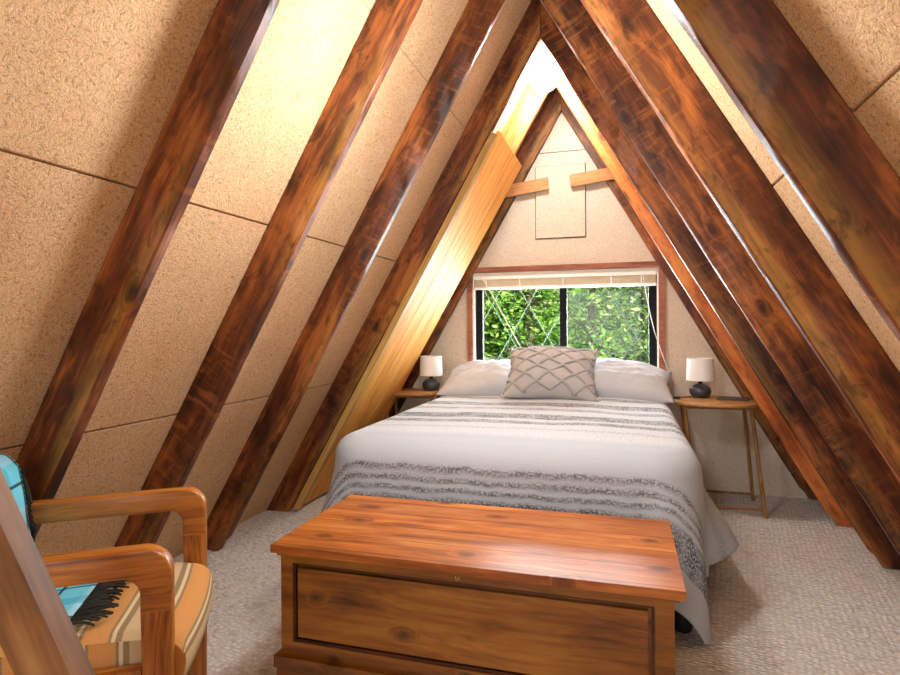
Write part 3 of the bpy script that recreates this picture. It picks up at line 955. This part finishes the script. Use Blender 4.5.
# base moulding and bracket feet
bs = MB()
bs.box((CX0-.016, CY0-.018, .082), (CX1+.016, CY1+.010, .118), bev=.008, seg=3)
bs.build('base_moulding', M['cedar'], ch)
def foot(x, sx, y0, y1):
    prof = [(0, .084), (.0, .0), (.055, .0), (.062, .022), (.085, .045), (.125, .060), (.135, .084)]
    m = MB()
    m.prism([(x + sx*p, z) for p, z in prof], lambda a, b, d: V(a, d, b), y0, y1, .006, 2)
    return m
for x, sx in ((CX0-.012, 1), (CX1+.012, -1)):
    foot(x, sx, CY0-.013, CY0+.015).build('foot', M['cedar'], ch, auto=50)
    foot(x, sx, CY1-.020, CY1+.006).build('foot', M['cedar'], ch, auto=50)
# keyhole
kx = -.448
MB().prism([(kx+.007*math.cos(2*PI*k/16), .416+.0105*math.sin(2*PI*k/16)) for k in range(16)], lambda a, b, d: V(a, d, b), CY0-.002, CY0+.001).build('keyhole_plate', M['brass'], ch)
MB().box((kx-.0015, CY0-.0028, .409), (kx+.0015, CY0-.0021, .422)).build('keyhole', M['black_plastic'], ch)

# ------------------------------------------------------------------ armchair (local frame: +x forward, +y to its left)
CHA = math.radians(31.1)
CHC = V(-1.267, 1.076, 0)
CM = Matrix.Translation(CHC) @ Matrix.Rotation(CHA, 4, 'Z')
chair = thing('armchair', CHC, 'honey-coloured wooden armchair with tan and orange striped seat', 'armchair')
chair.rotation_euler = (0, 0, CHA)
def cbuild(m, name, mat, **kw):
    """geometry given in chair coordinates"""
    me_parent = chair
    auto = kw.get('auto'); smooth = kw.get('smooth')
    me = bpy.data.meshes.new(name); m.bm.normal_update()
    if smooth or auto:
        for f in m.bm.faces: f.smooth = True
    if auto:
        for e in m.bm.edges:
            if len(e.link_faces) == 2 and e.calc_face_angle(0) > math.radians(auto): e.smooth = False
    m.bm.to_mesh(me); m.bm.free(); me.materials.append(mat)
    return link(bpy.data.objects.new(name, me), kw.get('parent', chair))
AH = .660
def arcpts(cx, cz, r, a0, a1, n=8): return [(cx+r*math.cos(a0+(a1-a0)*k/n), cz+r*math.sin(a0+(a1-a0)*k/n)) for k in range(n+1)]
SW = .0225                        # half thickness of the arm frames
XF, XB = .270, -.235
for sy in (1, -1):
    y0 = sy*.231 - SW; y1 = sy*.231 + SW
    # armrest with its rounded front corner
    outer = [(XB-.02, AH-.012)] + arcpts(XF-.055, AH-.055, .055, PI/2, 0, 10) + [(XF, AH-.13)]
    inner = [(XF-.060, AH-.13)] + arcpts(XF-.060-.035, AH-.060-.035, .035, 0, PI/2, 8) + [(XB-.02, AH-.068)]
    cbuild(MB().prism(outer+inner, lambda a, b, d: V(a, d, b), y0, y1, .008, 3, 35, AH-.13), 'armrest', M['oak_x'], auto=45)
    cbuild(MB().prism([(XF-.060, AH-.1302), (XF, AH-.1302), (XF-.004, 0), (XF-.050, 0)], lambda a, b, d: V(a, d, b), y0, y1, .008, 3, 35, AH-.13), 'leg', M['oak_z'], auto=45)
    cbuild(MB().prism([(XB-.012, AH-.0682), (XB+.045, AH-.0682), (XB+.035, 0), (XB-.012, 0)], lambda a, b, d: V(a, d, b), y0, y1, .008, 3), 'leg', M['oak_z'], auto=45)
    cbuild(MB().box((XB+.0452, sy*.231-.014, .290), (XF-.060, sy*.231+.014, .408), bev=.006), 'side_rail', M['oak_x'], auto=45)
cbuild(MB().box((XF-.050, -.208, .275), (XF-.022, .208, .335), bev=.006), 'front_rail', M['oak_x'], auto=45)
cbuild(MB().box((XB+.0, -.208, .275), (XB+.028, .208, .335), bev=.006), 'back_rail', M['oak_x'], auto=45)
# seat cushion: thick, rounded over the front edge
def loft_seat():
    m = MB()
    x0, x1 = XB+.055, XF+.020
    zb, zt, r = .336, .460, .055
    prof = []
    def crown(x): return .012*math.sin(PI*(x-x0)/(x1-x0))
    prof += [(x0, zb)]
    prof += [(x0+.02-.02*math.cos(k*PI/8), zt-.02+.02*math.sin(k*PI/8)) for k in range(5)]
    for k in range(1, 14):
        x = x0+.02+(x1-r-x0-.02)*k/14; prof.append((x, zt+crown(x)))
    prof += [(x1-r+r*math.sin(k*PI/16), zt-r+r*math.cos(k*PI/16)) for k in range(9)]
    prof += [(x1, zt-r-.015), (x1-.008, zb+.010), (x1-.022, zb)]
    # arc length for the stripes
    L = [0]
    for a, b in zip(prof[:-1], prof[1:]): L.append(L[-1]+math.hypot(b[0]-a[0], b[1]-a[1]))
    ys = [-.2075 + .415*k/24 for k in range(25)]
    rows, uv = [], []
    for y in ys:
        e = abs(y)/.2075
        pull = .014*max(0, (e-.86)/.14)**2
        bow = .016*(1-e*e)
        rows.append([V(x + (bow if x > .1 else 0)*((x-.1)/.2 if x > .1 else 0), y, z - (pull if z > .42 else 0)) for x, z in prof])
        uv.append([(L[k], y) for k in range(len(prof))])
    m.grid(rows, uv)
    # side caps
    for row in (rows[0], rows[-1]):
        vs = [m.bm.verts.new(p) for p in row]
        f = m.bm.faces.new(vs if row is rows[-1] else vs[::-1])
        for lp in f.loops: lp[m.bm.loops.layers.uv.verify()].uv = (lp.vert.co.x-x0+.10, lp.vert.co.z)
    bmesh.ops.remove_doubles(m.bm, verts=m.bm.verts, dist=.0001)
    f = None
    # bottom
    bmesh.ops.holes_fill(m.bm, edges=[e for e in m.bm.edges if len(e.link_faces) == 1])
    bmesh.ops.recalc_face_normals(m.bm, faces=m.bm.faces[:])
    return m
cbuild(loft_seat(), 'seat_cushion', M['stripe'], auto=50)
# upholstered backrest
bkM = Matrix.Translation(V(XB+.034, 0, .47)) @ Matrix.Rotation(math.radians(-7), 4, 'Y')
bm_ = MB(); bm_.box((-.03, -.195, 0), (.03, .195, .29), bkM, .022, 4)
lay = bm_.bm.loops.layers.uv.verify()
for f in bm_.bm.faces:
    for lp in f.loops: lp[lay].uv = (lp.vert.co.z, lp.vert.co.y)
cbuild(bm_, 'backrest', M['stripe'], auto=50)

# plaid throw over the chair's back and seat
path = [(XB-.030, .56), (XB-.036, .66), (XB-.038, .76), (XB-.030, .785), (XB-.005, .793), (XB+.025, .785), (XB+.050, .755), (XB+.066, .68), (XB+.080, .58), (XB+.095, .50), (XB+.125, .480), (XB+.19, .4845), (XB+.23, .4875), (XB+.275, .4895), (XB+.292, .490)]
def dense(path, n):
    P = [V(x, 0, z) for x, z in path]; L = [0]
    for a, b in zip(P[:-1], P[1:]): L.append(L[-1]+(b-a).length)
    res = []
    for k in range(n+1):
        d = L[-1]*k/n
        for i in range(len(P)-1):
            if d <= L[i+1]+1e-9:
                f = (d-L[i])/(L[i+1]-L[i]); res.append((P[i].lerp(P[i+1], f), d)); break
    return res
dp = dense(path, 56)
rows, uv = [], []
TY0, TY1 = -.185, .203
for p, d in dp:
    row, u_ = [], []
    for k in range(37):
        y = TY0+(TY1-TY0)*k/36
        nz = noise.noise(V(d*7, y*9, 2))*.006 + noise.noise(V(d*3, y*14, 5))*.005
        onseat = 1 if p.z < .49 and p.x > XB+.11 else 0
        q = V(p.x + (0 if onseat else nz*1.0), y, p.z + (abs(nz)*1.4 if onseat else nz*.5))
        row.append(q); u_.append((d, y))
    rows.append(row); uv.append(u_)
th = MB().grid(rows, uv)
throw = thing('throw_blanket', CHC + V(0, 0, .5), 'turquoise and black plaid throw with fringe draped on the armchair', 'blanket')
throw.rotation_euler = (0, 0, CHA)
for v in th.bm.verts: v.co.z -= .5
clo = cbuild(th, 'cloth', M['plaid'], smooth=True, parent=throw)
so = clo.modifiers.new('thickness', 'SOLIDIFY'); so.thickness = .006; so.offset = 1
fr_ = MB()
for k in range(60):                                    # along the front hem, lying on the seat
    y = TY0+(TY1-TY0)*(k+.5)/60
    x = path[-1][0]; z = .4925 - .5
    a = random.uniform(-.5, .5); L_ = random.uniform(.045, .075)
    fr_.tube([(x-.004, y, z), (x+L_*.4, y+a*L_*.3, z+.004), (x+L_*.75, y+a*L_*.7, z+.002), (x+L_, y+a*L_*random.uniform(.3, 1.2), z-.004)], [.0028, .0034, .003, .0022], 5)
cbuild(fr_, 'fringe', M['fringe'], smooth=True, parent=throw)
fr_ = MB()
for k in range(34):                                    # along the far side edge, hanging off the backrest
    i = 3 + int(k*24/34); p = dp[i+8][0]
    y = TY1
    L_ = random.uniform(.06, .095)
    fr_.tube([(p.x, y-.003, p.z-.5), (p.x+.006, y+.012, p.z-.5-L_*.3), (p.x+random.uniform(-.01, .012), y+.014, p.z-.5-L_*.7), (p.x+random.uniform(-.012, .014), y+.010, p.z-.5-L_)], [.0026, .003, .003, .002], 5)
cbuild(fr_, 'fringe', M['fringe'], smooth=True, parent=throw)

# ------------------------------------------------------------------ sloping wooden rail close to the camera
yaw = .2878
RT = V(math.cos(yaw), math.sin(yaw), 0); FW = V(-math.sin(yaw), math.cos(yaw), 0); UP = V(0, 0, 1)
def cam_pt(u, v, depth): 
    return V(0, 0, 1.115) + (RT*((u-450)/583.7) + FW + UP*((326.65-v)/583.7))*depth
pA = cam_pt(-6, 510, .92); pB = cam_pt(69, 675, .92)
ax = (pB-pA).normalized()
top = pA - ax*.55
Lr = (0.0 - top.z)/ax.z
nrm = (RT*.9 + UP*.42); nrm = (nrm - ax*nrm.dot(ax)).normalized()
oth = ax.cross(nrm).normalized()
if oth.dot(FW) < 0: oth = -oth
Mr = Matrix((nrm, oth, -ax)).transposed().to_4x4(); Mr.translation = top
rl = MB(); 
w1, w2 = .080, .046
rl.box((-w1, 0, -Lr+.0), (0, w2, 0), None, .004)
ro = rl.build('stair_rail', M['rail'], auto=40)
ro.matrix_world = Mr
tag(ro, 'brown wooden rail sloping down in front of the striped armchair', 'rail')

# ------------------------------------------------------------------ woods outside the window
tag(MB().box((-14, YB+.4, -2.75), (13, 26, -2.6)).build('forest_ground', M['ground']), kind='structure', label='leafy ground outside the window')
def tree(x, y, hgt, r, nleaf, tr, label, seed, ls=1.0):
    rnd = random.Random(seed)
    t = thing('forest_tree', V(x, y, -2.6), label, 'tree', 'leafy trees outside the window')
    lean = rnd.uniform(-.3, .3)
    m = MB().tube([(x, y, -2.6), (x+lean*.3, y, 0), (x+lean*.7, y+.1, 2.2), (x+lean, y+.1, hgt)], [tr, tr*.85, tr*.6, tr*.2], 8)
    for k in range(9):
        z = rnd.uniform(-.4, hgt*.8); a = rnd.uniform(0, 2*PI); L = rnd.uniform(.6, 1.3)*r
        bx = x+lean*(z+2.6)/(hgt+2.6)
        m.tube([(bx, y, z), (bx+math.cos(a)*L*.5, y+math.sin(a)*L*.5, z+.25), (bx+math.cos(a)*L, y+math.sin(a)*L, z+.35)], [tr*.3, tr*.2, .008], 5)
    m.build('trunk', M['bark'], t, smooth=True)
    lf = MB()
    clumps = [V(x+lean*.5+rnd.gauss(0, r*.6), y+rnd.gauss(0, r*.5), rnd.uniform(-1.6, hgt)) for _ in range(26)]
    for k in range(nleaf):
        c = rnd.choice(clumps)
        p = c + V(rnd.gauss(0, .33), rnd.gauss(0, .30), rnd.gauss(0, .22))
        s = rnd.uniform(.035, .075)*ls
        d = V(rnd.gauss(0, 1), rnd.gauss(0, 1), rnd.gauss(0, .6)).normalized()
        n = (V(rnd.gauss(0, .6), rnd.gauss(0, .6), 1)).normalized()
        sd = d.cross(n)
        if sd.length < .1: continue
        sd.normalize()
        lf._merge([p-d*s, p+sd*s*.5+n*s*.12, p+d*s, p-sd*s*.5+n*s*.12], [(0, 1, 2), (0, 2, 3)])
    lf.build('foliage', M['leaf'], t)
spots = [(-3.2, 8.6, 3.4, 1.1, .10, 'leafy tree filling the left end of the left window pane'),
         (-2.1, 7.6, 3.2, 1.0, .06, 'slender dark-trunked tree in the middle of the left window pane'),
         (-1.3, 9.2, 3.6, 1.2, .09, 'leafy tree seen left of the black window mullion'),
         (-.55, 7.9, 3.0, 1.0, .07, 'leafy tree seen directly behind the black window mullion'),
         (.15, 8.9, 3.4, 1.1, .08, 'pale-trunked tree near the middle of the right window pane'),
         (.9, 7.4, 3.0, 1.0, .06, 'bright green tree at the right end of the right window pane')]
for i, (x, y, h_, r_, tr, lb) in enumerate(spots): tree(x, y, h_, r_, 3400, tr, lb, 100+i, .85)
for i in range(9):
    tree(-5.2+i*1.05+random.uniform(-.3, .3), 12.5+random.uniform(-1, 1.5), 4.8, 1.6, 5200, .12, 'far leafy tree deep in the woods behind the nearer trees', 200+i, 1.7)

# ------------------------------------------------------------------ light
w = bpy.data.worlds.new('sky'); SC.world = w; w.use_nodes = True
nt = w.node_tree; nt.nodes.clear()
bg = nt.nodes.new('ShaderNodeBackground'); ow = nt.nodes.new('ShaderNodeOutputWorld')
sky = nt.nodes.new('ShaderNodeTexSky'); sky.sky_type = 'NISHITA'; sky.sun_elevation = math.radians(48); sky.sun_rotation = math.radians(200); sky.sun_disc = False
bg.inputs[1].default_value = .22
nt.links.new(sky.outputs[0], bg.inputs[0]); nt.links.new(bg.outputs[0], ow.inputs[0])

def light(name, typ, loc, energy, color, rot=(0, 0, 0), **kw):
    L = bpy.data.lights.new(name, typ); L.energy = energy; L.color = color
    for k, v in kw.items(): setattr(L, k, v)
    o = bpy.data.objects.new(name, L); o.location = loc; o.rotation_euler = rot; COL.objects.link(o); return o
light('sun', 'SUN', (3, 3, 12), 9.0, (1, .96, .88), (math.radians(38), math.radians(22), 0), angle=.02)
# fill light added at the opening of the unseen rear gable
light('rear_opening_fill', 'AREA', (XC, YF+.03, 1.15), 12, (.92, .96, 1.0), (math.radians(90), 0, 0), shape='RECTANGLE', size=1.45, size_y=1.15)
light('window_daylight', 'AREA', ((WX0+WX1)/2, YB+.32, 1.12), 80, (.86, .93, 1.0), (math.radians(-90), 0, 0), shape='RECTANGLE', size=1.2, size_y=.72)
# unseen point light added behind the camera as fill
light('rear_fill', 'POINT', (XC, -1.75, 1.95), 34, (.94, .97, 1.0), shadow_soft_size=.12)
light('middle_fill', 'POINT', (XC, 1.65, 1.76), 37, (.94, .97, 1.0), shadow_soft_size=.12)  # another unseen point light, added to brighten the middle bays

# ------------------------------------------------------------------ camera
cam = bpy.data.cameras.new('camera'); co = bpy.data.objects.new('camera', cam); COL.objects.link(co)
cam.sensor_width = 36; cam.lens = 583.7/900*36; cam.shift_y = -(337.5-326.65)/900; cam.clip_start = .02
co.matrix_world = Matrix.Translation(V(0, 0, 1.115)) @ Matrix.Rotation(yaw, 4, 'Z') @ Matrix.Rotation(PI/2, 4, 'X') @ Matrix.Rotation(-.007, 4, 'Z')
SC.camera = co
SC.view_settings.view_transform = 'Standard'; SC.view_settings.look = 'None'
SC.view_settings.exposure = 0.42; SC.view_settings.gamma = 1.0
SC.view_settings.use_curve_mapping = False
SC.cycles.use_denoising = True
SC.cycles.max_bounces = 8
SC.cycles.sample_clamp_indirect = 8
